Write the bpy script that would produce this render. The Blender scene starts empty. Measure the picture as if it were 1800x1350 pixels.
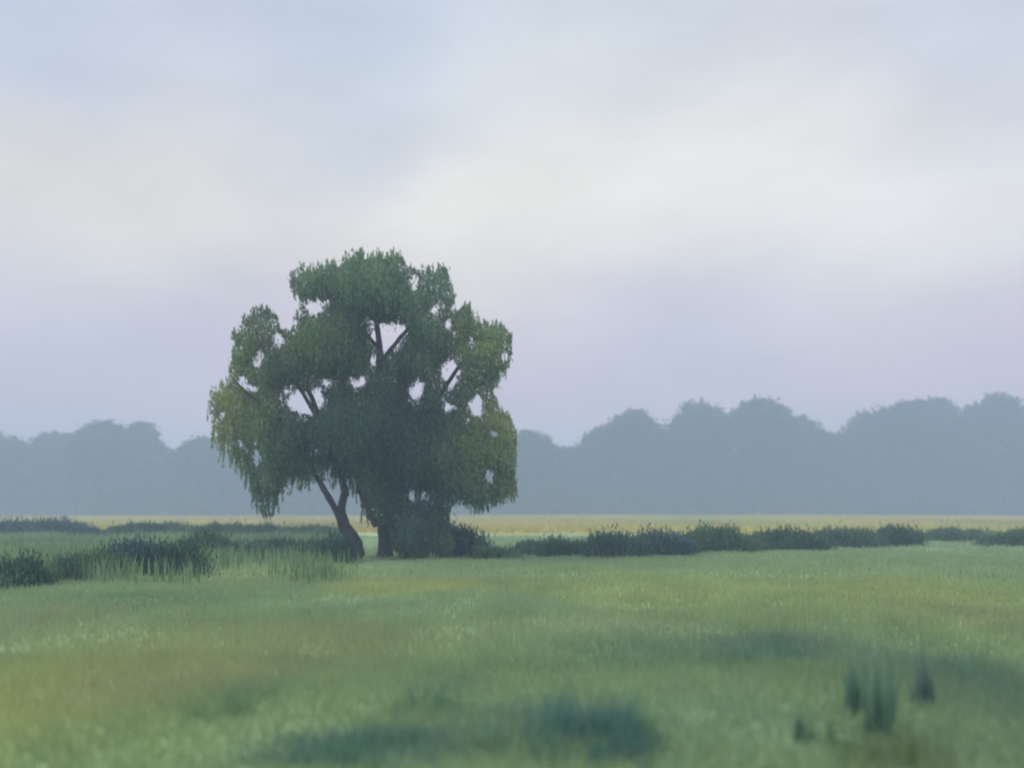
import bpy, math, random
import numpy as np
from mathutils import Vector
R = math.radians
rng = np.random.default_rng(11)
random.seed(5)
S = bpy.context.scene
COL = S.collection
H, HOR, F = 1.9, 902.0, 1750.0       # eye height, horizon row and focal length (photo pixels)
D_TREE = 40.0

def lin(c):
    c = np.asarray(c, float) / 255.0
    return np.where(c <= 0.04045, c / 12.92, ((c + 0.055) / 1.055) ** 2.4)
def ground_y(py): return H * F / (py - HOR)
def mix_(a, b, t): return a * (1 - t) + b * t
def gx(px, y): return (px - 900.0) / F * y

# ------------------------------------------------------------------ terrain
def terrain(x, y):
    x = np.asarray(x, float); y = np.asarray(y, float)
    t = np.clip((y - 75.0) / 200.0, 0, 1)
    rise = 1.0 * t * t * (3 - 2 * t)
    w = 0.05 * np.sin(x * 0.31 + 0.7) * np.sin(y * 0.23 + 1.1) + 0.035 * np.sin(x * 0.83 + y * 0.41) + 0.02 * np.sin(x * 1.7 - y * 1.3)
    far = 0.12 * np.sin(x * 0.02 + 0.6) * t
    return rise + w + far

def vnoise(x, y, seed=0):
    """smooth value noise, -1..1"""
    x = np.asarray(x, float); y = np.asarray(y, float)
    xi = np.floor(x); yi = np.floor(y); fx = x - xi; fy = y - yi
    fx = fx * fx * (3 - 2 * fx); fy = fy * fy * (3 - 2 * fy)
    def h(a, b):
        v = np.sin(a * 127.1 + b * 311.7 + seed * 74.7) * 43758.5453
        return (v - np.floor(v)) * 2 - 1
    return (h(xi, yi) * (1 - fx) + h(xi + 1, yi) * fx) * (1 - fy) + (h(xi, yi + 1) * (1 - fx) + h(xi + 1, yi + 1) * fx) * fy

# meadow sward: patches of differently coloured grasses, each a centre and a size on the ground
GAIN = 1.45
PATCH = [  # px, py, rx, ry, colour, weight  (converted to ground metres below)
    (60, 1230, 260, 110, (134, 152, 96), 1.0), (250, 1205, 170, 50, (124, 134, 104), 0.6),
    (20, 1110, 200, 50, (122, 136, 102), 0.6), (500, 1130, 260, 40, (124, 138, 100), 0.7),
    (720, 1036, 230, 16, (134, 148, 94), 0.7), (900, 1068, 260, 14, (116, 142, 110), 0.8),
    (620, 1058, 160, 12, (112, 140, 106), 0.5), (820, 1180, 160, 40, (118, 144, 104), 0.6),
    (1500, 1040, 420, 36, (130, 147, 94), 0.8), (1150, 1050, 200, 22, (128, 146, 98), 0.7),
    (1050, 1110, 220, 26, (124, 142, 108), 0.7), (1200, 1150, 260, 28, (92, 122, 96), 0.8),
    (1290, 1262, 220, 50, (112, 140, 110), 0.7), (1720, 1210, 190, 110, (92, 118, 94), 1.0),
    (1560, 1310, 160, 60, (96, 118, 90), 0.8), (1340, 1130, 90, 24, (82, 106, 92), 0.9),
    (640, 1330, 190, 36, (78, 108, 94), 1.0), (940, 1270, 190, 40, (88, 116, 98), 0.9),
    (740, 1212, 60, 26, (96, 122, 98), 0.7), (400, 1235, 60, 26, (100, 128, 98), 0.6),
    (200, 1062, 220, 14, (96, 126, 92), 0.9), (520, 1040, 90, 10, (104, 132, 104), 0.6),
    (1150, 1330, 170, 40, (106, 132, 98), 0.7), (300, 1320, 140, 40, (116, 140, 96), 0.6),
    (1750, 1085, 160, 26, (118, 132, 98), 0.6), (450, 1005, 160, 12, (134, 148, 104), 0.8),
]
PW = []
for px, py, rx, ry, c, w in PATCH:
    y0 = ground_y(py)
    sy = (ground_y(py - ry) - ground_y(py + ry)) / 2
    PW.append((gx(px, y0), y0, rx / F * y0, sy, lin(c), w))

def sward(x, y):
    x = np.asarray(x, float); y = np.asarray(y, float)
    base = lin((114, 138, 100))
    col = np.repeat(base[None, :], x.size, 0)
    wx = x + 0.05 * y * vnoise(x * 0.5, y * 0.16, 3); wy = y * (1 + 0.05 * vnoise(x * 0.35, y * 0.1, 4))
    for x0, y0, sx, sy, c, w in PW:
        g = w * np.exp(-((wx - x0) / sx) ** 2 - ((wy - y0) / sy) ** 2)
        col = col * (1 - g[:, None]) + c[None, :] * g[:, None]
    # rough pasture between the hedges, then the ripe golden field behind them
    t = np.clip((y - 30) / 8, 0, 1)[:, None] * np.clip((-x - 1.0) / 4, 0, 1)[:, None]
    col = col * (1 - t) + lin((126, 152, 112))[None, :] * t
    edge = 90 + 5 * vnoise(x * 0.05, x * 0 + 0.3, 6)
    col = col * np.array([[1.19, 1.06, 1.08]])
    t = np.clip((y - edge) / 4, 0, 1)[:, None]
    gold = lin((146, 138, 60))[None, :] * (1 + 0.22 * vnoise(x * 0.04, y * 0.02, 7))[:, None]
    gold = gold * (1 - 0.25 * np.clip(vnoise(x * 0.03 + 4, y * 0.03, 9), 0, 1)[:, None] * np.array([[1, .3, .4]]))
    col = col * (1 - t) + gold * t
    n = 1 + 0.06 * vnoise(x * 1.1, y * 0.5, 1) + 0.05 * vnoise(x * 3.1, y * 1.7, 2)
    return col * n[:, None] * GAIN

# ------------------------------------------------------------------ materials
def mat(name): 
    m = bpy.data.materials.new(name); m.use_nodes = True
    nt = m.node_tree; nt.nodes.clear()
    return m, nt, nt.nodes.new('ShaderNodeOutputMaterial')

def leaf_material(name, transl=0.35):
    m, nt, out = mat(name)
    a = nt.nodes.new('ShaderNodeAttribute'); a.attribute_name = 'tint'
    d = nt.nodes.new('ShaderNodeBsdfPrincipled'); d.inputs['Roughness'].default_value = 0.7
    d.inputs['Specular IOR Level'].default_value = 0.15
    t = nt.nodes.new('ShaderNodeBsdfTranslucent'); mx = nt.nodes.new('ShaderNodeMixShader')
    mx.inputs[0].default_value = transl
    nt.links.new(a.outputs['Color'], d.inputs['Base Color']); nt.links.new(a.outputs['Color'], t.inputs['Color'])
    nt.links.new(d.outputs[0], mx.inputs[1]); nt.links.new(t.outputs[0], mx.inputs[2])
    nt.links.new(mx.outputs[0], out.inputs[0])
    return m

def ground_material():
    m, nt, out = mat('meadow_sward')
    a = nt.nodes.new('ShaderNodeAttribute'); a.attribute_name = 'tint'
    d = nt.nodes.new('ShaderNodeBsdfPrincipled'); d.inputs['Roughness'].default_value = 0.95
    d.inputs['Specular IOR Level'].default_value = 0.05
    g = nt.nodes.new('ShaderNodeNewGeometry')
    n = nt.nodes.new('ShaderNodeTexNoise'); n.inputs['Scale'].default_value = 2.2; n.inputs['Detail'].default_value = 6
    r = nt.nodes.new('ShaderNodeMapRange'); r.inputs['From Min'].default_value = .3; r.inputs['From Max'].default_value = .7
    r.inputs['To Min'].default_value = .82; r.inputs['To Max'].default_value = 1.15
    v = nt.nodes.new('ShaderNodeVectorMath'); v.operation = 'SCALE'
    b = nt.nodes.new('ShaderNodeBump'); b.inputs['Strength'].default_value = .5; b.inputs['Distance'].default_value = .1
    nt.links.new(g.outputs['Position'], n.inputs['Vector']); nt.links.new(n.outputs['Fac'], r.inputs['Value'])
    nt.links.new(a.outputs['Color'], v.inputs[0]); nt.links.new(r.outputs[0], v.inputs['Scale'])
    nt.links.new(v.outputs[0], d.inputs['Base Color']); nt.links.new(n.outputs['Fac'], b.inputs['Height'])
    nt.links.new(b.outputs[0], d.inputs['Normal']); nt.links.new(d.outputs[0], out.inputs[0])
    return m

def bark_material():
    m, nt, out = mat('bark')
    d = nt.nodes.new('ShaderNodeBsdfPrincipled'); d.inputs['Roughness'].default_value = 0.9
    g = nt.nodes.new('ShaderNodeTexCoord'); mp = nt.nodes.new('ShaderNodeMapping'); mp.inputs['Scale'].default_value = (9, 9, 1.6)
    n = nt.nodes.new('ShaderNodeTexNoise'); n.inputs['Scale'].default_value = 1.5; n.inputs['Detail'].default_value = 8
    cr = nt.nodes.new('ShaderNodeValToRGB')
    cr.color_ramp.elements[0].position = .3; cr.color_ramp.elements[0].color = (.024, .026, .030, 1)
    cr.color_ramp.elements[1].position = .7; cr.color_ramp.elements[1].color = (.060, .051, .056, 1)
    b = nt.nodes.new('ShaderNodeBump'); b.inputs['Strength'].default_value = .8; b.inputs['Distance'].default_value = .05
    nt.links.new(g.outputs['Object'], mp.inputs[0]); nt.links.new(mp.outputs[0], n.inputs['Vector'])
    nt.links.new(n.outputs['Fac'], cr.inputs[0]); nt.links.new(cr.outputs[0], d.inputs['Base Color'])
    nt.links.new(n.outputs['Fac'], b.inputs['Height']); nt.links.new(b.outputs[0], d.inputs['Normal'])
    nt.links.new(d.outputs[0], out.inputs[0])
    return m

M_LEAF = leaf_material('leaves', .35); M_GRASS = leaf_material('grass_blades', .4)
M_GROUND = ground_material(); M_BARK = bark_material()

# ------------------------------------------------------------------ mesh helpers
def link_mesh(name, verts, faces_flat, n_per, tint, material, parent=None, loc=(0, 0, 0), smooth=False):
    """verts (N,3); faces_flat (M*n_per); tint (N,3) plant colour, with light and shade painted in for the willow crown"""
    me = bpy.data.meshes.new(name)
    verts = np.asarray(verts, np.float32)
    nf = len(faces_flat) // n_per
    me.vertices.add(len(verts)); me.vertices.foreach_set('co', verts.ravel())
    me.loops.add(len(faces_flat)); me.loops.foreach_set('vertex_index', np.asarray(faces_flat, np.int32))
    me.polygons.add(nf); me.polygons.foreach_set('loop_start', np.arange(nf, dtype=np.int32) * n_per)
    me.polygons.foreach_set('loop_total', np.full(nf, n_per, np.int32))
    if smooth: me.polygons.foreach_set('use_smooth', np.ones(nf, bool))
    me.update(calc_edges=True)
    if tint is not None:
        at = me.color_attributes.new('tint', 'FLOAT_COLOR', 'POINT')
        t = np.ones((len(verts), 4), np.float32); t[:, :3] = np.clip(tint, 0, 1)
        at.data.foreach_set('color', t.ravel())
    me.materials.append(material)
    o = bpy.data.objects.new(name, me); COL.objects.link(o)
    o.location = loc
    if parent: o.parent = parent
    return o

def tag(o, label=None, cat=None, group=None, kind=None):
    if label: o['label'] = label
    if cat: o['category'] = cat
    if group: o['group'] = group
    if kind: o['kind'] = kind
    return o

def empty(name, loc):
    o = bpy.data.objects.new(name, None); COL.objects.link(o); o.location = loc; o.empty_display_size = .3
    return o

def leaves(P, L, W, droop, tint, name, parent, material=None, jitter=.18):
    """diamond leaves at P (N,3), length L, width W; droop 0..1 how far they hang"""
    n = len(P)
    a = rng.normal(size=(n, 3)); a /= np.linalg.norm(a, axis=1)[:, None]
    a = a * (1 - droop) + np.array([0, 0, -1.0]) * droop
    a /= np.linalg.norm(a, axis=1)[:, None]
    b = rng.normal(size=(n, 3)); b -= a * (a * b).sum(1)[:, None]; b /= np.linalg.norm(b, axis=1)[:, None]
    L = (np.ones(n) * L * rng.uniform(.6, 1.3, n))[:, None]; W = (np.ones(n) * W * rng.uniform(.7, 1.3, n))[:, None]
    V = np.empty((n, 4, 3))
    V[:, 0] = P - a * L * .5; V[:, 1] = P + b * W * .5; V[:, 2] = P + a * L * .5; V[:, 3] = P - b * W * .5
    t = tint * (1 + jitter * rng.normal(size=(n, 1)))
    return link_mesh(name, V.reshape(-1, 3), np.arange(n * 4), 4, np.repeat(t, 4, 0), material or M_LEAF, parent)

def tube_arrays(path, rads, sides=10, lump=.13):
    path = np.asarray(path, float); n = len(path)
    V = []; 
    for i in range(n):
        t = path[min(i + 1, n - 1)] - path[max(i - 1, 0)]; t /= np.linalg.norm(t)
        u = np.cross(t, [0.13, 1, 0.07]); u /= np.linalg.norm(u); v = np.cross(t, u)
        for k in range(sides):
            a = 2 * math.pi * k / sides
            r = rads[i] * (1 + lump * math.sin(3 * a + i * .6) + lump * .7 * math.sin(5 * a + i * 1.1))
            V.append(path[i] + (u * math.cos(a) + v * math.sin(a)) * r)
    Fc = []
    for i in range(n - 1):
        for k in range(sides):
            k2 = (k + 1) % sides
            Fc += [i * sides + k, i * sides + k2, (i + 1) * sides + k2, (i + 1) * sides + k]
    V.append(path[-1]); tip = len(V) - 1
    for k in range(sides):
        k2 = (k + 1) % sides
        Fc += [(n - 1) * sides + k, (n - 1) * sides + k2, tip, tip]
    return np.array(V), Fc

def smooth_path(pts, rads, steps=6):
    pts = [np.asarray(p, float) for p in pts]; out = []; ro = []
    n = len(pts)
    for i in range(n - 1):
        p0 = pts[max(i - 1, 0)]; p1 = pts[i]; p2 = pts[i + 1]; p3 = pts[min(i + 2, n - 1)]
        for s in range(steps):
            t = s / steps
            out.append(.5 * ((2 * p1) + (-p0 + p2) * t + (2 * p0 - 5 * p1 + 4 * p2 - p3) * t * t + (-p0 + 3 * p1 - 3 * p2 + p3) * t ** 3))
            ro.append(rads[i] * (1 - t) + rads[i + 1] * t)
    out.append(pts[-1]); ro.append(rads[-1])
    return out, ro

def limbs(name, tubes, parent):
    V = []; Fq = []; off = 0
    for pts, rads, sides in tubes:
        p, r = smooth_path(pts, rads)
        v, f = tube_arrays(p, r, sides)
        V.append(v); Fq += [i + off for i in f]; off += len(v)
    V = np.concatenate(V)
    # last-ring fan uses degenerate quads: split them into proper triangles through from_pydata
    me = bpy.data.meshes.new(name)
    faces = []
    for i in range(0, len(Fq), 4):
        q = Fq[i:i + 4]; faces.append(q[:3] if q[2] == q[3] else q)
    me.from_pydata([tuple(v) for v in V], [], faces)
    for p in me.polygons: p.use_smooth = True
    me.materials.append(M_BARK)
    o = bpy.data.objects.new(name, me); COL.objects.link(o); o.parent = parent
    return o

# ------------------------------------------------------------------ ground
def axis(a, b, steps):
    out = []
    for s0, s1, d in steps: out += list(np.arange(s0, s1, d))
    return np.array(out + [b])
xs = axis(0, 950, [(-950, -300, 50), (-300, -60, 8), (-60, -25, 1.5), (-25, 25, .4), (25, 60, 1.5), (60, 300, 8), (300, 950, 50)])
ys = axis(0, 950, [(-100, 0, 10), (0, 5, 1), (5, 50, .4), (50, 100, 1), (100, 330, 6), (330, 950, 50)])
X, Y = np.meshgrid(xs, ys)
V = np.stack([X.ravel(), Y.ravel(), terrain(X.ravel(), Y.ravel())], 1)
nx, ny = len(xs), len(ys)
i0 = (np.arange(ny - 1)[:, None] * nx + np.arange(nx - 1)[None, :]).ravel()
Fc = np.stack([i0, i0 + 1, i0 + nx + 1, i0 + nx], 1).ravel()
gt = sward(V[:, 0], V[:, 1]) * .85
g = link_mesh('ground', V, Fc, 4, gt, M_GROUND, smooth=True)
tag(g, 'misty green meadow running back to a golden field before the far trees', 'meadow', kind='structure')

# ------------------------------------------------------------------ grass
def blades(x, y, h, w, tint, name, z=None, lean=.35, material=None):
    n = len(x); z = terrain(x, y) - .01 if z is None else z
    a = rng.uniform(0, 2 * math.pi, n); dx, dy = np.cos(a) * w * .5, np.sin(a) * w * .5
    la = rng.uniform(0, 2 * math.pi, n); lm = rng.uniform(0, lean, n) * h
    V = np.empty((n, 5, 3))
    V[:, 0] = np.stack([x - dx, y - dy, z], 1); V[:, 1] = np.stack([x + dx, y + dy, z], 1)
    mx, my = np.cos(la) * lm * .3, np.sin(la) * lm * .3
    V[:, 2] = np.stack([x - dx * .7 + mx, y - dy * .7 + my, z + h * .55], 1)
    V[:, 3] = np.stack([x + dx * .7 + mx, y + dy * .7 + my, z + h * .55], 1)
    V[:, 4] = np.stack([x + np.cos(la) * lm, y + np.sin(la) * lm, z + h], 1)
    b = (np.arange(n) * 5)[:, None]
    tri = np.concatenate([b + [0, 1, 3], b + [0, 3, 2], b + [2, 3, 4]], 1).ravel()
    return V.reshape(-1, 3), tri, np.repeat(tint, 5, 0)

def meadow_zone(y0, y1, n, h, w, spread=.62):
    u = rng.uniform(0, 1, n); y = np.sqrt(y0 ** 2 + u * (y1 ** 2 - y0 ** 2))
    x = rng.uniform(-1, 1, n) * (y * spread + 7)
    c = sward(x, y) * (1 + .07 * rng.normal(size=(n, 1)))
    c = c * (1 + .06 * rng.normal(size=(n, 1)) * np.array([[1, 0, -1]]))
    hh = h * rng.uniform(.5, 1.25, n) * (1 + .35 * vnoise(x * .9, y * .7, 12))
    return blades(x, y, hh, w * rng.uniform(.6, 1.4, n), c, 'g')
parts = [meadow_zone(3, 13, 210000, .15, .012), meadow_zone(13, 20, 120000, .155, .016), meadow_zone(20, 28, 100000, .16, .022),
         meadow_zone(28, 48, 140000, .18, .034), meadow_zone(48, 78, 60000, .20, .07)]
V = np.concatenate([p[0] for p in parts]); T = np.concatenate([p[2] for p in parts])
off = 0; FF = []
for p in parts: FF.append(p[1] + off); off += len(p[0])
gr = link_mesh('grass', V, np.concatenate(FF), 3, T, M_GRASS)
tag(gr, 'soft green and yellow meadow grass covering the open field', 'grass', kind='stuff')

# taller pale grass standing between the hedge and the bushes on the left
y = rng.uniform(26, 68, 60000); x = gx(rng.uniform(-150, 640, 60000), y) + 0.0
lim = 31 + 5 * vnoise(x * .35, x * 0, 17) + 2 * rng.normal(size=60000)
k_ = (y > lim) & (x < gx(575 + 28 * rng.normal(size=60000), y)) | ((y > 26) & (x < gx(360, y)) & (rng.uniform(0, 1, 60000) < .16)); x, y = x[k_], y[k_]
k = (vnoise(x * .45, y * .12, 15) + .4 * rng.normal(size=len(x))) > -.15
x, y = x[k], y[k]; n = len(x)
c = lin((116, 140, 98))[None] * (1 + .2 * rng.normal(size=(n, 1))) * (1 + .25 * vnoise(x * .5, y * .1, 16))[:, None] * 1.15
v, f, t = blades(x, y, rng.uniform(.3, .85, n), rng.uniform(.03, .07, n), c, 't', lean=.25)
tg = link_mesh('tall_grass', v, f, 3, t, M_GRASS)
tag(tg, 'taller pale green grass between the far left hedge and the dark bushes', 'tall grass', kind='stuff')

# ripe field: sparse tall stalks catching the light behind the hedges
y = rng.uniform(92, 300, 60000); x = rng.uniform(-1, 1, 60000) * (y * .62)
c = sward(x, y) * 1.1 * (1 + .12 * rng.normal(size=(60000, 1)))
v, f, t = blades(x, y, rng.uniform(.25, .5, 60000), rng.uniform(.1, .25, 60000), c, 'c', lean=.2)
cr = link_mesh('ripe_grass', v, f, 3, t, M_GRASS)
tag(cr, 'ripe golden grass forming a thin yellow band before the misty trees', 'grass', kind='stuff')

# ------------------------------------------------------------------ main tree
tree = empty('willow_tree', (gx(660, D_TREE), D_TREE, float(terrain(gx(660, D_TREE), D_TREE))))
tag(tree, 'large rounded willow with a leaning twin stem and sky showing through its crown', 'tree')
def tp(px, py, dy=0.0):     # photo point on the tree's own plane, as a point relative to the tree's base
    return np.array([gx(px, D_TREE) - tree.location.x, dy, H - (py - HOR) / F * D_TREE - tree.location.z])

OUT = [(512,490),(530,476),(555,470),(575,468),(600,474),(612,456),(626,446),(645,455),(670,453),(690,452),(706,452),(722,478),(745,478),(765,478),(776,470),(790,485),(798,500),(794,530),(794,556),(806,548),(817,534),(828,552),(838,562),(852,574),(872,570),(893,582),(901,592),(898,620),(893,648),(872,660),(860,680),(868,700),(886,730),(905,755),(909,790),(906,840),(901,862),(888,872),(870,872),(852,878),(835,886),(815,870),(797,870),(792,885),(788,910),(790,935),(797,956),(790,972),(765,968),(740,974),(715,968),(698,972),(694,950),(690,925),(684,915),(662,912),(650,900),(640,880),(628,850),(620,832),(600,826),(560,815),(530,826),(507,838),(495,862),(470,876),(452,868),(445,850),(440,830),(425,806),(413,792),(395,782),(378,752),(374,720),(380,700),(395,682),(412,665),(410,640),(412,620),(418,590),(430,566),(450,553),(470,550),(485,560),(490,574),(502,588),(516,590),(522,565),(535,552),(530,540),(532,525),(515,515)]
HOLES = [(548,541,20,14),(575,535,9,6),(490,598,8,14),(455,630,7,13),(430,672,9,9),(446,682,8,8),(537,708,30,21),(571,673,8,7),(628,669,15,10),(558,687,6,7),(680,592,26,28),(704,582,14,12),(661,632,8,8),(650,570,9,8),(697,612,7,8),(790,655,15,22),(733,685,13,17),(838,712,12,16),(790,716,9,8),(727,492,7,15),(790,570,5,9),(767,543,7,7),(888,627,8,8),(862,840,7,12),(868,765,6,5),(422,783,6,12),(452,805,6,12),(390,728,6,8),(555,797,6,5),(622,848,7,12),(868,690,9,9),(724,872,7,9),(505,690,6,5),(826,598,4,5),(820,740,4,4),(745,868,5,7)]
# raster of the crown's outline (2 photo px per cell) and the distance to its edge
gx0, gy0, cs = 350, 430, 2
W_, H_ = 290, 285
cx_, cy_ = np.meshgrid(gx0 + (np.arange(W_) + .5) * cs, gy0 + (np.arange(H_) + .5) * cs)
wob = lambda a, b, s, k: k * .8 * vnoise(a / s, b / s, 21) + k * .6 * vnoise(a / s * 2.3, b / s * 2.3, 22)
qx = cx_ + wob(cx_, cy_, 14, 4.5); qy = cy_ + wob(cx_ + 99, cy_ + 31, 14, 5.5)
inside = np.zeros(cx_.shape, bool)
for i in range(len(OUT)):
    (x1, y1), (x2, y2) = OUT[i], OUT[(i + 1) % len(OUT)]
    if y1 == y2: continue
    c = ((y1 > qy) != (y2 > qy)) & (qx < (x2 - x1) * (qy - y1) / (y2 - y1) + x1)
    inside ^= c
outer_ = inside.copy()
for hx, hy, rx, ry in HOLES: inside &= (((qx - hx) / rx) ** 2 + ((qy - hy) / ry) ** 2) > 1.1
dist = np.zeros(inside.shape); cur = inside.copy()
for k in range(60):
    if not cur.any(): break
    dist += cur
    e = cur.copy(); e[1:] &= cur[:-1]; e[:-1] &= cur[1:]; e[:, 1:] &= cur[:, :-1]; e[:, :-1] &= cur[:, 1:]
    e[0] = e[-1] = False; e[:, 0] = e[:, -1] = False
    if k % 2:
        for sy in (1, -1):
            for sx in (1, -1): e &= np.roll(np.roll(cur, sy, 0), sx, 1)
    cur = e
MPP = D_TREE / F                       # metres per photo pixel at the tree
dist_m = dist * cs * MPP
def look(px, py):
    ix = np.clip(((px - gx0) / cs).astype(int), 0, W_ - 1); iy = np.clip(((py - gy0) / cs).astype(int), 0, H_ - 1)
    return dist_m[iy, ix]
# clump centres through the crown's volume
cand = np.argwhere(dist_m > .08)
sel = cand[rng.choice(len(cand), 1500, p=(lambda w: w / w.sum())(np.minimum(dist_m[cand[:, 0], cand[:, 1]], 1.3) ** .5))]
cpx = gx0 + (sel[:, 1] + rng.uniform(0, 1, 1500)) * cs; cpy = gy0 + (sel[:, 0] + rng.uniform(0, 1, 1500)) * cs
cd = look(cpx, cpy)
depth = np.clip(.25 + 1.7 * cd, 0, 3.6)
s_ = rng.uniform(-1, 1, 1500); cyy = np.sign(s_) * np.abs(s_) ** .7 * depth
crad = np.clip(.25 + .25 * cd, .22, .55) * rng.uniform(.8, 1.3, 1500)
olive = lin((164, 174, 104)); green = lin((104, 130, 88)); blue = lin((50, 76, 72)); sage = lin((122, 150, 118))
# crown light and shade painted as leaf colour: paler outer lobes, dark blue core
CROWN_SHADING = [(405, 730, 50, 75, olive, .9), (450, 610, 45, 55, mix_(olive, green, .4), .8), (870, 750, 50, 60, olive, .9), (850, 830, 60, 50, mix_(olive, green, .5), .7), (870, 610, 50, 50, mix_(olive, green, .5), .6),
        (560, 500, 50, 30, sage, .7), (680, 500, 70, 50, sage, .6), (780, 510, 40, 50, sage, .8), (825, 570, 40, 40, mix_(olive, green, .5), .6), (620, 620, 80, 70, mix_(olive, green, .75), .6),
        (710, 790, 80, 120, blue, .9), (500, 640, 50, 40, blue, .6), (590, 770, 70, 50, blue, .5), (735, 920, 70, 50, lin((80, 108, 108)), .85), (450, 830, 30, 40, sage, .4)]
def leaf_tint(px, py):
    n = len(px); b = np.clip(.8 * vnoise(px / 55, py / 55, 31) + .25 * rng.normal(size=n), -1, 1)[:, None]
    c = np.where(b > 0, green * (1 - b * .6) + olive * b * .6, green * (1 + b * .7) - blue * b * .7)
    for x, y, sx, sy, col, w in CROWN_SHADING:
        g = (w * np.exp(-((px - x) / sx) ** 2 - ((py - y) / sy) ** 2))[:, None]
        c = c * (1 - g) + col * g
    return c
P = []; TT = []
for k in range(1500):
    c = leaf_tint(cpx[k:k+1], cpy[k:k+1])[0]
    c = c * rng.uniform(.8, 1.2)
    n = int(95 * (crad[k] / .4) ** 2) + 30
    o = rng.normal(size=(n, 3)) * crad[k] * .55 * np.array([1, 1, .8])
    # strands: half the leaves slide down hanging twigs under the clump
    hang = rng.uniform(0, 1, n) < .45
    tw = rng.integers(0, 9, n)
    ax = rng.normal(size=(9, 2)) * crad[k] * .6
    o[hang, 0] = ax[tw[hang], 0] + rng.normal(size=hang.sum()) * .025; o[hang, 1] = ax[tw[hang], 1] + rng.normal(size=hang.sum()) * .025
    o[hang, 2] = crad[k] * .4 - rng.uniform(0, 1, hang.sum()) * crad[k] * 2.0
    px = cpx[k] + o[:, 0] / MPP; py = cpy[k] - o[:, 2] / MPP
    d = look(px + rng.normal(size=n) * 2.2, py + rng.normal(size=n) * 3.0)
    keep = (d > 0) & (rng.uniform(0, 1, n) < .35 + 1.6 * d)
    keep |= (rng.uniform(0, 1, n) < .04)
    px, py, o = px[keep], py[keep], o[keep]
    pts = np.stack([gx(px, D_TREE) - tree.location.x, cyy[k] + o[:, 1], H - (py - HOR) / F * D_TREE - tree.location.z], 1)
    P.append(pts); TT.append(np.repeat(c[None], len(pts), 0))
# upward spiky twigs on the top outline and the skirt under the crown
# loose leaves right out to the edge of the crown
cand = np.argwhere(dist_m > 0); n = 70000
sel = cand[rng.integers(0, len(cand), n)]
px = gx0 + (sel[:, 1] + rng.uniform(0, 1, n)) * cs; py = gy0 + (sel[:, 0] + rng.uniform(0, 1, n)) * cs
dd = np.clip(.15 + 1.1 * look(px, py), 0, 2.6) * rng.uniform(-1, 1, n)
P.append(np.stack([gx(px, D_TREE) - tree.location.x, dd, H - (py - HOR) / F * D_TREE - tree.location.z], 1))
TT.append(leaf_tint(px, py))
# trailing twigs under the lower edges and short upright shoots along the top
up = outer_ & ~np.roll(outer_, 1, 0); dn = outer_ & ~np.roll(outer_, -1, 0)
for edge_, count, lo, hi, sgn in ((dn, 620, 8, 44, 1), (up, 420, 2, 11, -1)):
    c_ = np.argwhere(edge_); c_ = c_[rng.integers(0, len(c_), count)]
    for iy, ix in c_:
        x0 = gx0 + ix * cs; y0 = gy0 + iy * cs
        if sgn > 0 and (y0 < 640 or (630 < x0 < 800 and y0 > 900)): hi_ = 12
        else: hi_ = hi
        if sgn > 0 and x0 > 790: hi_ = min(hi_, 24)
        ln = rng.uniform(lo, hi_) ; m_ = int(ln * .9) + 4
        t = rng.uniform(-.5, 1, m_) ; slant = rng.normal() * .12
        qx_ = x0 + t * ln * slant + rng.normal(size=m_) * 1.3 * (1.2 - np.clip(t, 0, 1)); qy_ = y0 + sgn * t * ln
        dd = rng.uniform(-.6, .6) + rng.normal(size=m_) * .05
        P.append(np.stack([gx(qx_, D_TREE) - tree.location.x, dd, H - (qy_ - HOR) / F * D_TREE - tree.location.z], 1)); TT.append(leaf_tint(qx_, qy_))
P = np.concatenate(P); TT = np.concatenate(TT)
ok = P[:, 2] > .02; P = P[ok]; TT = TT[ok]
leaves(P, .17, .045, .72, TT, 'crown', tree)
NL = len(P)

limbs('trunk', [
    ([tp(634, 1003), tp(630, 985), tp(630, 964), tp(617, 942), tp(604, 921), tp(600, 898), tp(605, 870), tp(603, 845), tp(594, 815), tp(580, 785), tp(560, 740, .3), tp(540, 690, .6), tp(500, 640, .9)],
     [.32, .22, .22, .26, .23, .17, .14, .13, .16, .14, .12, .09, .03], 14)], tree)
limbs('trunk', [
    ([tp(676, 980, .5), tp(672, 955, .5), tp(673, 925, .5), tp(682, 890, .6), tp(690, 840, .6), tp(690, 780, .5), tp(680, 720, .3), tp(668, 660, .2), tp(664, 600, .3), tp(655, 530, .4), tp(650, 480, .4)],
     [.36, .25, .22, .22, .26, .24, .20, .16, .12, .07, .03], 14)], tree)
limbs('branch', [([tp(602, 916), tp(588, 893), tp(572, 864), tp(556, 838), tp(546, 818), tp(530, 785, -.2), tp(500, 740, -.5), tp(450, 700, -.8), tp(420, 670, -.9)],
                  [.18, .13, .115, .11, .10, .09, .07, .05, .02], 10)], tree)
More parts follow.
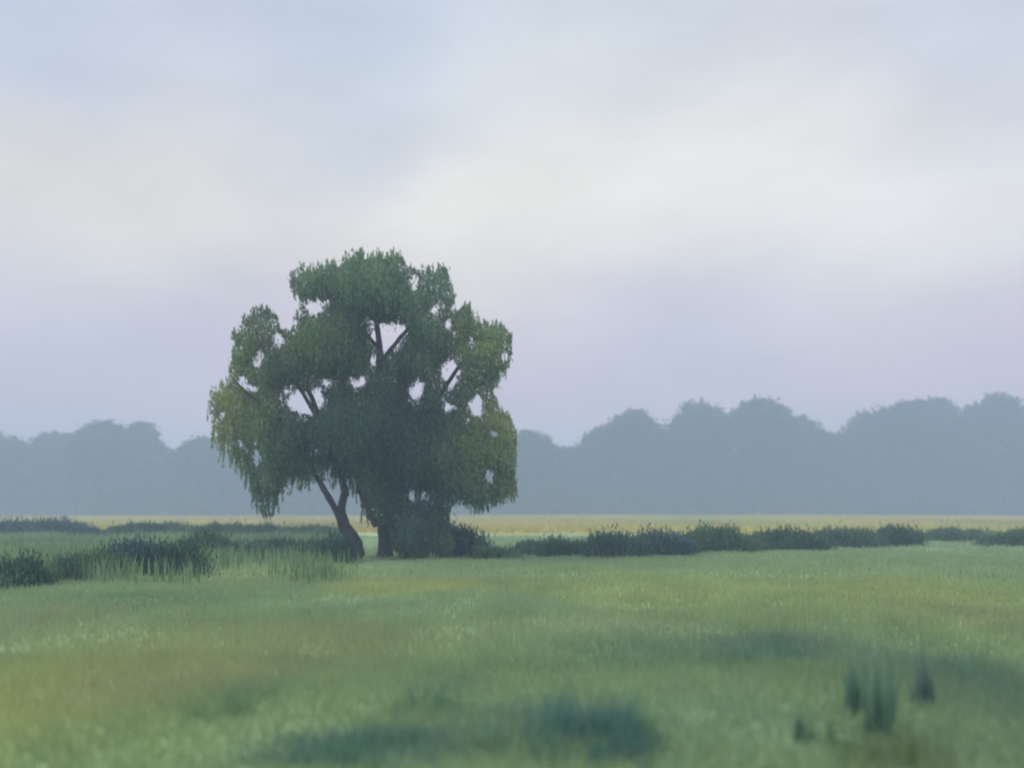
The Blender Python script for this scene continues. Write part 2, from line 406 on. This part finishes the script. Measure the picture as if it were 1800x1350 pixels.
for pts, r in [
    ([tp(668, 668, .2), tp(675, 632), tp(700, 600, -.1), tp(718, 577, -.1), tp(740, 545, -.2), tp(765, 510, -.3)], [.13, .10, .08, .07, .05, .02]),
    ([tp(690, 800, .5), tp(730, 740, .2), tp(770, 700), tp(810, 640), tp(850, 610)], [.16, .13, .10, .07, .02]),
    ([tp(690, 840, .6), tp(740, 800, 1), tp(800, 770, 1.2), tp(860, 770, 1.2)], [.15, .12, .08, .02]),
    ([tp(660, 925, .3), tp(645, 893, .1), tp(634, 868), tp(628, 852), tp(640, 800, .2), tp(600, 740, .2)], [.14, .10, .08, .07, .06, .03]),
    ([tp(640, 800, .3), tp(600, 700, .9), tp(590, 620, 1.1), tp(570, 560, 1)], [.12, .10, .07, .02]),
    ([tp(664, 610, .3), tp(620, 560, .4), tp(580, 520, .4), tp(545, 495, .3)], [.09, .07, .05, .02]),
    ([tp(560, 740, .3), tp(520, 670, -.4), tp(470, 620, -.6), tp(455, 580, -.5)], [.1, .07, .05, .02])]:
    limbs('branch', [(pts, r, 8)], tree)

# ------------------------------------------------------------------ shrubs and hedges
def mix(a, b, t): return a * (1 - t) + b * t
C_DARK = lin((62, 92, 70)); C_BLUE = lin((62, 90, 96)); C_MID = lin((104, 132, 92)); C_LT = lin((132, 156, 112))
def shrub(name, x0, x1, top, base, colour, label, cat, depth=None, dens=1.0, group=None, ragged=.25, y_at=None, tall=.74):
    """foliage mound between photo columns x0..x1, standing on the ground at row base; colour of its leaves"""
    yy = y_at or ground_y(base); xc = gx((x0 + x1) / 2, yy); w = (x1 - x0) / F * yy
    h = (base - top) / F * yy; z0 = float(terrain(xc, yy))
    dp = depth or min(max(w * .35, .7), 2.2)
    r = empty(name, (xc, yy, z0)); tag(r, label, cat, group)
    leaf = .030 + yy * .0020
    nclump = int(max(10, w * h * 16 * dens)); nl = int(min(210, max(60, 420000 / max(nclump, 1) / 20)))
    P = []; T = []
    for k in range(nclump):
        u = rng.uniform(-1, 1); prof = (1 - abs(u) ** 5) ** .5 * (1 - ragged * (.5 + .5 * vnoise(np.array([u * w * 1.3 + xc]), np.array([yy]), 41)[0]) - ragged * .4 * rng.uniform())
        v = rng.uniform(-1, 1); zt = rng.uniform(0, 1) ** .8 * h * tall * prof * (1 - .3 * v * v)
        cr_ = h * .13 + .08
        o = rng.normal(size=(nl, 3)) * cr_ * np.array([1.1, .8, .95])
        p = o + np.array([u * w * .5, v * dp * .5, zt])
        t = mix(C_MID, colour, .8 + .2 * rng.uniform()) if rng.uniform() < .8 else mix(colour, C_LT, .35)
        P.append(p); T.append(np.repeat((t * rng.uniform(.8, 1.2))[None], nl, 0))
    P = np.concatenate(P); T = np.concatenate(T)
    zr = terrain(P[:, 0] + xc, P[:, 1] + yy) - z0
    P[:, 2] = np.where(P[:, 2] < zr, zr + np.abs(rng.normal(size=len(P))) * .12, P[:, 2])
    leaves(P, leaf * 2.0, leaf * .5, .72, T, 'foliage', r)
    return r
G1 = 'dark scrubby bushes bordering the meadow left of the big tree'
far_l = [
 ('hedge', -90, 166, 914, 948, C_BLUE, 'long low blue-green hedge at the far left, before the golden field'),
 ('hedge', 190, 352, 925, 948, C_DARK, 'thin low hedge between the far left hedge and the darkest one, before the golden field'),
 ('hedge', 350, 520, 922, 950, C_DARK, 'darkest narrow far hedge left of the leaning trunk, under the golden strip'),
 ('hedge', 515, 600, 926, 951, mix(C_DARK, C_MID, .4), 'short green far hedge ending at the leaning trunk'),
]
for n, a, b, t, bs, c, l in far_l: shrub(n, a, b, t, bs, c, l, 'hedge', dens=1.6, ragged=.2, tall=.9)
near_l = [
 (-70, 32, 985, 1038, C_DARK, 'dark green bush cut off by the left edge, lowest of the left bushes'),
 (36, 86, 982, 1031, C_DARK, 'small round dark bush beside the one at the left edge'),
 (92, 138, 988, 1025, mix(C_DARK, C_MID, .3), 'smallest round green bush, third from the left edge'),
 (140, 200, 975, 1018, mix(C_DARK, C_MID, .45), 'pale dull green bush between the round bushes and the blue-dark one'),
 (190, 268, 958, 1014, C_BLUE, 'blue-dark upright bush left of the widest dark bush'),
 (262, 350, 956, 1012, C_DARK, 'widest dark bush with ragged top, midway between left edge and tree'),
 (340, 382, 942, 990, mix(C_DARK, C_MID, .5), 'narrow green bush standing taller than its neighbours, touching the far dark hedge'),
 (384, 452, 956, 987, C_BLUE, 'grey-blue low bush right of the narrow tall one'),
 (450, 520, 952, 989, mix(C_BLUE, C_MID, .35), 'low blue-green bush in the middle between narrow tall bush and trunk'),
 (518, 572, 954, 990, mix(C_DARK, C_MID, .4), 'small green bush second left of the leaning trunk'),
 (568, 612, 940, 992, mix(C_BLUE, C_DARK, .5), 'dark bush right against the foot of the leaning trunk'),
]
for a, b, t, bs, c, l in near_l: shrub('bush', a, b, t, bs, c, l, 'bush', group=G1, ragged=.3, dens=1.2, tall=1.08)
G2 = 'dark bushes bordering the meadow right of the big tree'
mid_r = [
 ('bush', 688, 745, 932, 972, mix(C_DARK, C_BLUE, .5), 'dark thicket around the foot of the upright trunk', 'bush'),
 ('bush', 730, 802, 918, 975, C_BLUE, 'blue-dark thicket under the drooping right side of the big tree', 'bush'),
 ('bush', 780, 846, 935, 984, mix(C_BLUE, C_DARK, .4), 'dark sloping bush just right of the tree foot', 'bush'),
 ('bush', 838, 905, 956, 988, mix(C_MID, C_DARK, .5), 'soft olive-green low bush next to the sloping dark bush', 'bush'),
 ('bush', 898, 960, 950, 977, mix(C_DARK, C_MID, .4), 'low green bush with pale top, left of the spiky dark bush', 'bush'),
 ('bush', 955, 1045, 942, 979, C_DARK, 'spiky dark bush at the left end of the right hand hedge row', 'bush'),
 ('hedge', 1035, 1130, 936, 982, mix(C_BLUE, C_DARK, .5), 'low dark hedge section with a ragged foot, before the tall navy section', 'hedge'),
 ('hedge', 1120, 1205, 927, 979, C_BLUE, 'tallest navy-dark hedge section right of the big tree', 'hedge'),
 ('hedge', 1200, 1330, 930, 975, mix(C_DARK, C_MID, .35), 'green topped hedge section with a dark base, right of the navy section', 'hedge'),
 ('hedge', 1325, 1440, 929, 971, C_DARK, 'dense dark green hedge section in the middle of the right half', 'hedge'),
 ('hedge', 1435, 1545, 927, 964, mix(C_DARK, C_MID, .2), 'long even dark hedge section left of the square-ended one', 'hedge'),
 ('hedge', 1540, 1616, 930, 963, C_DARK, 'square-ended dark hedge section beside the paler gap', 'hedge'),
 ('hedge', 1625, 1730, 932, 953, mix(C_DARK, C_MID, .45), 'thin paler green hedge section towards the right edge', 'hedge'),
 ('hedge', 1725, 1890, 931, 962, mix(C_DARK, C_MID, .25), 'dark green hedge section cut off by the right edge', 'hedge'),
]
for n, a, b, t, bs, c, l, cat in mid_r: shrub(n, a, b, t, bs, c, l, cat, tall=.98 if a < 800 else .80, group=G2 if n == 'bush' else 'hedge sections right of the big tree', ragged=.2)

# ------------------------------------------------------------------ grass tussocks in the foreground
def tussock(px, py, wpx, hpx, n, colour, label, lean=.35, name='grass_tussock', bw=.012, tall=False):
    yy = ground_y(py); xc = gx(px, yy); w = wpx / F * yy; h = hpx / F * yy; z0 = float(terrain(xc, yy))
    n = int(n * .6); ns = 7 if tall else int(np.clip(w * 30, 6, 24)); spr = .06 if tall else .10; sc_ = rng.uniform(-.5, .5, ns) * w; sd_ = rng.normal(size=ns) * w * .35
    sh_ = rng.uniform(.45, 1.15, ns) * (1 - .45 * np.abs(sc_ / w * 2) ** 2); k = rng.integers(0, ns, n)
    x = sc_[k] + rng.normal(size=n) * w * spr; y = sd_[k] + rng.normal(size=n) * w * .12
    hh = h * rng.uniform(.35, 1.1, n) * sh_[k]
    zz = terrain(x + xc, y + yy) - z0 - .01
    c = np.repeat(colour[None], n, 0) * (1 + .15 * rng.normal(size=(n, 1)))
    v, f, t = blades(x, y, hh, bw * rng.uniform(.6, 1.4, n), c, 't', z=zz, lean=lean)
    o = empty(name, (xc, yy, z0)); link_mesh('leaves', v, f, 3, t, M_GRASS, o)
    tag(o, label, 'grass tussock', 'darker grass tussocks in the foreground meadow')
SED = lin((92, 132, 120)); SEDG = lin((116, 148, 108))
tussock(1030, 1300, 190, 130, 1100, SED, 'largest dark blue-green tussock at the bottom centre')
tussock(1075, 1335, 110, 80, 800, SED, 'dark tussock at the lower right of the largest bottom centre one')
tussock(930, 1325, 170, 80, 700, mix(SED, SEDG, .3), 'low dark tussock just left of the largest bottom centre one')
tussock(1118, 1290, 70, 85, 350, SEDG, 'thin green tussock leaning right, right of the largest bottom centre one', lean=.7)
tussock(1505, 1255, 40, 140, 230, mix(SED, SEDG, .25), 'narrow dark blade tuft, leftmost of the three upright tufts at right', lean=.22, tall=True)
tussock(1555, 1300, 62, 205, 330, mix(SED, SEDG, .4), 'tallest upright tuft, middle of the three at right', lean=.22, tall=True)
tussock(1620, 1250, 42, 150, 230, mix(SED, lin((100, 104, 106)), .5), 'purplish dark tuft, rightmost of the three upright tufts at right', lean=.22, tall=True)
tussock(1350, 1165, 150, 55, 900, mix(SED, SEDG, .4), 'blurred dark mound of grass above and left of the three upright tufts')
tussock(742, 1245, 130, 60, 600, mix(SED, SEDG, .8), 'faint rounded green tussock left of the bottom centre group')
tussock(630, 1350, 300, 60, 1500, mix(SED, SEDG, .3), 'wide low dark tussock on the bottom edge left of centre')
tussock(400, 1262, 110, 50, 350, SEDG, 'faint green tussock in the browner grass on the left')
tussock(1425, 1300, 60, 90, 220, mix(SED, SEDG, .6), 'small soft green tuft below left of the three upright tufts', lean=.25, tall=True)
tussock(1570, 1350, 170, 90, 500, lin((116, 136, 92)), 'olive brown tussock on the bottom edge at right', lean=.7)
tussock(1700, 1190, 150, 60, 700, mix(SED, SEDG, .7), 'broad dim tussock right of the purplish tuft')
tussock(215, 1083, 150, 26, 500, mix(SEDG, SED, .4), 'low green tussock in the meadow below the left bushes')

# ------------------------------------------------------------------ far trees
far_green = lin((56, 78, 60))
def far_tree(x0, x1, top, label, y=255.0, kind=0, name='misty_tree'):
    xc = gx((x0 + x1) / 2, y); w = (x1 - x0) / F * y; z0 = float(terrain(xc, y)) ; h = H - (top - HOR) / F * y - z0
    r = empty(name, (xc, y, z0)); tag(r, label, 'tree', 'far trees fading in the mist')
    dome = [(1.0, rng.uniform(-.2, .2), rng.uniform(-.3, .3), .82), (.80, 0, 0, 1.05)]
    dome += [(rng.uniform(.6, .92), rng.uniform(-.65, .65), rng.uniform(-.6, .6), rng.uniform(.35, .6)) for _ in range(5)]
    P = []; n = int(170 * (w / 20) + 50)
    tint = mix(far_green, lin((60, 92, 84)), rng.uniform(0, .7))
    T = []
    for k in range(n * 2):
        u = rng.uniform(-1, 1); v = rng.uniform(-1, 1)
        if u * u + v * v > 1: continue
        rr = math.sqrt(u * u + v * v)
        if k % 2:   # on the crown's surface
            q = max(a_ * max(0., 1 - ((u - b_) / d_) ** 2 - ((v - c_) / d_) ** 2) ** .5 for a_, b_, c_, d_ in dome)
            zt = h * (.48 + .48 * q + .06 * vnoise(np.array([u * 3 + xc]), np.array([v * 3.0]), 51)[0])
        else:
            zt = h * rng.uniform(.02, .9) * (1 - .45 * rr ** 3)
        cr_ = (h * .028 + .3) * rng.uniform(.6, 1.2)
        o = rng.normal(size=(60, 3)) * cr_ * np.array([1.1, 1.1, .8])
        P.append(o + np.array([u * w * .50, v * w * .45, zt])); T.append(np.repeat((tint * rng.uniform(.75, 1.25))[None], 60, 0))
    P = np.concatenate(P); T = np.concatenate(T)
    P[:, 2] = np.clip(P[:, 2], .2, h * 1.03)
    leaves(P, 1.35, .9, .3, T, 'crown', r)
    tb = [([(0, 0, -.3), (.2, .1, h * .25), (-.2, 0, h * .5), (.1, 0, h * .8)], [.6, .45, .35, .08], 8)]
    for k in range(4):
        a = rng.uniform(0, 6.28); tb.append(([(0, 0, h * .3), (math.cos(a) * w * .15, math.sin(a) * w * .15, h * .5), (math.cos(a) * w * .32, math.sin(a) * w * .3, h * .68)], [.25, .18, .05], 6))
    limbs('trunk', tb, r)
FT = [
 (-190, -75, 742, 'far misty tree just outside the left edge, beside the flat-topped pair', 262),
 (-85, 62, 761, 'flat-topped misty tree at the left edge', 255),
 (50, 132, 763, 'small rounded misty tree between the left edge tree and the domed one', 262),
 (118, 230, 743, 'domed misty tree, highest on the left side', 250),
 (190, 288, 749, 'right shoulder tree of the highest left dome, falling towards the notch', 258),
 (268, 345, 806, 'low misty tree in the notch right of the left dome', 262),
 (300, 400, 772, 'misty tree rising right of the notch, left of the big willow', 252),
 (385, 500, 782, 'misty tree seen under the left side of the willow crown', 260),
 (480, 600, 790, 'misty tree seen behind the leaning trunk', 255),
 (580, 700, 790, 'misty tree hidden behind the upright trunk', 262),
 (690, 800, 775, 'misty tree hidden behind the dark middle of the willow', 255),
 (780, 925, 750, 'misty tree touching the right side of the willow crown', 262),
 (880, 995, 762, 'low sloping misty tree just right of the willow', 250),
 (970, 1050, 790, 'lowest misty tree in the dip right of the willow', 262),
 (1022, 1078, 753, 'small misty treetop on the right side of the dip', 256),
 (1062, 1162, 719, 'flat-topped misty tree left of the thin sky slit', 252),
 (1166, 1285, 709, 'broad misty tree right of the thin sky slit', 255),
 (1260, 1385, 703, 'misty tree with a raised tip, highest in the middle of the right half', 250),
 (1360, 1450, 735, 'misty tree stepping down right of the raised tip', 262),
 (1425, 1490, 764, 'low misty tree beside the deep notch on the right', 256),
 (1488, 1570, 724, 'misty tree climbing right of the deep notch', 260),
 (1545, 1640, 704, 'rounded misty tree left of the twin at the right', 252),
 (1610, 1698, 703, 'rounded misty tree left of the narrow nick near the right edge', 258),
 (1698, 1800, 697, 'tall misty tree right of the narrow nick', 252),
 (1775, 1920, 690, 'tallest misty tree, cut off by the right edge', 258),
 (1900, 2050, 700, 'misty tree just outside the right edge beside the tallest one', 262),
]
for a, b, t, l, y in FT: far_tree(a, b, t, l, y * 1.25)
for a, b, t, l, y in [(-310, -170, 750, 'rounded misty tree two places beyond the left edge', 255), (-440, -290, 738, 'tall misty tree three places beyond the left edge', 260),
                      (-580, -420, 760, 'broad misty tree four places beyond the left edge', 255), (2030, 2190, 712, 'broad misty tree two places beyond the right edge', 255), (2170, 2330, 724, 'misty tree three places beyond the right edge', 260)]:
    far_tree(a, b, t, l, y * 1.25)
# undergrowth along the foot of the wood closes the view under the crowns
n = 150000
x = rng.uniform(-270, 270, n); yy = 338 + rng.uniform(-6, 10, n); P = np.stack([x, yy, terrain(x, yy) + rng.uniform(0, 1, n) * (21 + 3 * vnoise(x * .1, x * 0, 61))], 1)
u = leaves(P, 1.4, .9, .3, np.repeat(mix(far_green, lin((60, 92, 84)), .4)[None], n, 0), 'undergrowth', None)
tag(u, 'misty undergrowth closing the gaps beneath the far trees', 'undergrowth', kind='stuff')

# ------------------------------------------------------------------ haze
def box(name, x0, x1, y0, y1, z0, z1, m):
    me = bpy.data.meshes.new(name)
    v = [(x, y, z) for x in (x0, x1) for y in (y0, y1) for z in (z0, z1)]
    me.from_pydata(v, [], [(0, 1, 3, 2), (4, 6, 7, 5), (0, 4, 5, 1), (2, 3, 7, 6), (0, 2, 6, 4), (1, 5, 7, 3)])
    me.materials.append(m); o = bpy.data.objects.new(name, me); COL.objects.link(o); return o
m, nt, out = mat('mist')
pv = nt.nodes.new('ShaderNodeVolumePrincipled')
pv.inputs['Color'].default_value = (.56, .70, .94, 1); pv.inputs['Density'].default_value = .0030
pv.inputs['Anisotropy'].default_value = 0.0
nt.links.new(pv.outputs[0], out.inputs['Volume'])
hz = box('haze', -1000, 1000, -150, 1000, -1.3, 44, m)
tag(hz, 'pale blue mist lying over the meadow and the far trees', 'haze', kind='stuff')

# ------------------------------------------------------------------ sky
SUN_EL, SUN_AZ = R(46), R(-88)      # azimuth from +Y (ahead), negative = left
w = bpy.data.worlds.new('World'); S.world = w; w.use_nodes = True
nt = w.node_tree; nt.nodes.clear()
out = nt.nodes.new('ShaderNodeOutputWorld'); bg = nt.nodes.new('ShaderNodeBackground'); bg.inputs[1].default_value = .1
sk = nt.nodes.new('ShaderNodeTexSky'); sk.sky_type = 'NISHITA'; sk.sun_disc = False
sk.sun_elevation = SUN_EL; sk.sun_rotation = SUN_AZ; sk.dust_density = 3
tc = nt.nodes.new('ShaderNodeTexCoord')
nw = nt.nodes.new('ShaderNodeTexNoise'); nw.inputs['Scale'].default_value = 2.6; nw.inputs['Detail'].default_value = 4; nw.inputs['Roughness'].default_value = .5
mp = nt.nodes.new('ShaderNodeMapping'); mp.inputs['Scale'].default_value = (1, 1, 2.2)
nt.links.new(tc.outputs['Generated'], mp.inputs[0]); nt.links.new(mp.outputs[0], nw.inputs['Vector'])
# warp the direction a little so cloud edges wander
wv = nt.nodes.new('ShaderNodeVectorMath'); wv.operation = 'MULTIPLY_ADD'
sub = nt.nodes.new('ShaderNodeVectorMath'); sub.operation = 'SUBTRACT'; sub.inputs[1].default_value = (.5, .5, .5)
nt.links.new(nw.outputs['Color'], sub.inputs[0]); nt.links.new(sub.outputs[0], wv.inputs[0])
wv.inputs[1].default_value = (.16, .16, .16); nt.links.new(tc.outputs['Generated'], wv.inputs[2])
sep = nt.nodes.new('ShaderNodeSeparateXYZ'); nt.links.new(wv.outputs[0], sep.inputs[0])
cr = nt.nodes.new('ShaderNodeValToRGB'); cr.color_ramp.interpolation = 'EASE'
nt.links.new(sep.outputs['Z'], cr.inputs[0])
SKY = [(0.0, (230, 210, 220)), (.10, (225, 205, 219)), (.20, (223, 208, 219)), (.28, (236, 228, 226)), (.36, (236, 232, 226)), (.44, (216, 216, 224)), (.52, (202, 208, 226)), (1.0, (232, 234, 240))]
el = cr.color_ramp.elements
el[0].position = 0; el[0].color = (*lin(SKY[0][1]), 1); el[1].position = 1; el[1].color = (*lin(SKY[-1][1]), 1)
for p, c in SKY[1:-1]:
    e = el.new(p); e.color = (*lin(c), 1)
last = cr.outputs[0]
BLOB = [ # px, py, radius (in direction units), vertical squash, colour, amount
 (200, 520, .22, 2.0, (206, 204, 222), .6), (1620, 250, .24, 1.6, (236, 234, 234), .6), (1350, 290, .34, 1.7, (248, 244, 236), .9), (180, 290, .28, 1.9, (240, 234, 222), .9),
 (830, 420, .24, 2.0, (246, 240, 228), .9), (650, 80, .22, 1.8, (194, 206, 226), .7), (560, 230, .15, 1.6, (202, 207, 216), .5),
 (1740, 60, .18, 1.5, (196, 204, 224), .6), (1300, 560, .20, 2.6, (206, 205, 215), .5), (1150, 620, .16, 2.2, (202, 202, 220), .3), (1000, 170, .2, 2.2, (214, 218, 220), .5),
 (1250, 60, .2, 2.0, (200, 208, 222), .5), (60, 60, .24, 2.2, (190, 199, 220), .8)]
for px, py, rad, sq, c, amt in BLOB:
    d = Vector(((px - 900) / F, 1, -(py - HOR) / F)).normalized()
    s = nt.nodes.new('ShaderNodeVectorMath'); s.operation = 'SUBTRACT'; nt.links.new(wv.outputs[0], s.inputs[0]); s.inputs[1].default_value = d
    k = nt.nodes.new('ShaderNodeVectorMath'); k.operation = 'MULTIPLY'; nt.links.new(s.outputs[0], k.inputs[0]); k.inputs[1].default_value = (1, 1, sq)
    ln = nt.nodes.new('ShaderNodeVectorMath'); ln.operation = 'LENGTH'; nt.links.new(k.outputs[0], ln.inputs[0])
    mr = nt.nodes.new('ShaderNodeMapRange'); mr.interpolation_type = 'SMOOTHERSTEP'
    mr.inputs['From Min'].default_value = 0; mr.inputs['From Max'].default_value = rad * 1.25; mr.inputs['To Min'].default_value = amt; mr.inputs['To Max'].default_value = 0
    nt.links.new(ln.outputs['Value'], mr.inputs['Value'])
    mx = nt.nodes.new('ShaderNodeMix'); mx.data_type = 'RGBA'; nt.links.new(mr.outputs[0], mx.inputs[0]); nt.links.new(last, mx.inputs[6]); mx.inputs[7].default_value = (*lin(c), 1)
    last = mx.outputs[2]
# fine soft mottling
n2 = nt.nodes.new('ShaderNodeTexNoise'); n2.inputs['Scale'].default_value = 5; n2.inputs['Detail'].default_value = 7
nt.links.new(mp.outputs[0], n2.inputs['Vector'])
r2 = nt.nodes.new('ShaderNodeMapRange'); r2.inputs['From Min'].default_value = .3; r2.inputs['From Max'].default_value = .7; r2.inputs['To Min'].default_value = 9.9; r2.inputs['To Max'].default_value = 11.7
nt.links.new(n2.outputs['Fac'], r2.inputs['Value'])
# an overcast sky is brightest overhead
zr = nt.nodes.new('ShaderNodeMapRange'); zr.inputs['From Min'].default_value = .48; zr.inputs['From Max'].default_value = .85; zr.inputs['To Min'].default_value = 1; zr.inputs['To Max'].default_value = 2.1
nt.links.new(sep.outputs['Z'], zr.inputs['Value'])
mu = nt.nodes.new('ShaderNodeMath'); mu.operation = 'MULTIPLY'; nt.links.new(zr.outputs[0], mu.inputs[0]); nt.links.new(r2.outputs[0], mu.inputs[1])
sc = nt.nodes.new('ShaderNodeVectorMath'); sc.operation = 'SCALE'; nt.links.new(last, sc.inputs[0]); nt.links.new(mu.outputs[0], sc.inputs['Scale'])
fin = nt.nodes.new('ShaderNodeMix'); fin.data_type = 'RGBA'; fin.inputs[0].default_value = .94     # cloud cover over the blue
nt.links.new(sk.outputs[0], fin.inputs[6]); nt.links.new(sc.outputs[0], fin.inputs[7])
nt.links.new(fin.outputs[2], bg.inputs[0]); nt.links.new(bg.outputs[0], out.inputs[0])

sun = bpy.data.lights.new('sun', 'SUN'); sun.energy = 1.5; sun.angle = R(16); sun.color = (1, .96, .88)
so = bpy.data.objects.new('sun', sun); COL.objects.link(so)
d = Vector((math.sin(SUN_AZ) * math.cos(SUN_EL), math.cos(SUN_AZ) * math.cos(SUN_EL), math.sin(SUN_EL)))
so.rotation_euler = (-d).to_track_quat('-Z', 'Y').to_euler()

# ------------------------------------------------------------------ camera
cd_ = bpy.data.cameras.new('camera'); cam = bpy.data.objects.new('camera', cd_); COL.objects.link(cam)
cam.location = (0, 0, H); cam.rotation_euler = (R(90), 0, 0)
cd_.lens = 35; cd_.sensor_width = 36; cd_.shift_y = (HOR - 675) / 1800; cd_.clip_end = 5000
cd_.dof.use_dof = True; cd_.dof.focus_distance = 26; cd_.dof.aperture_fstop = .38
S.camera = cam
S.view_settings.view_transform = 'Standard'; S.view_settings.look = 'None'; S.view_settings.exposure = 0; S.view_settings.gamma = 1
S.cycles.use_denoising = True; S.cycles.filter_width = 2.0
S.cycles.volume_bounces = 1; S.cycles.max_bounces = 6; S.cycles.diffuse_bounces = 3; S.cycles.transmission_bounces = 3
print('crown leaves', NL)
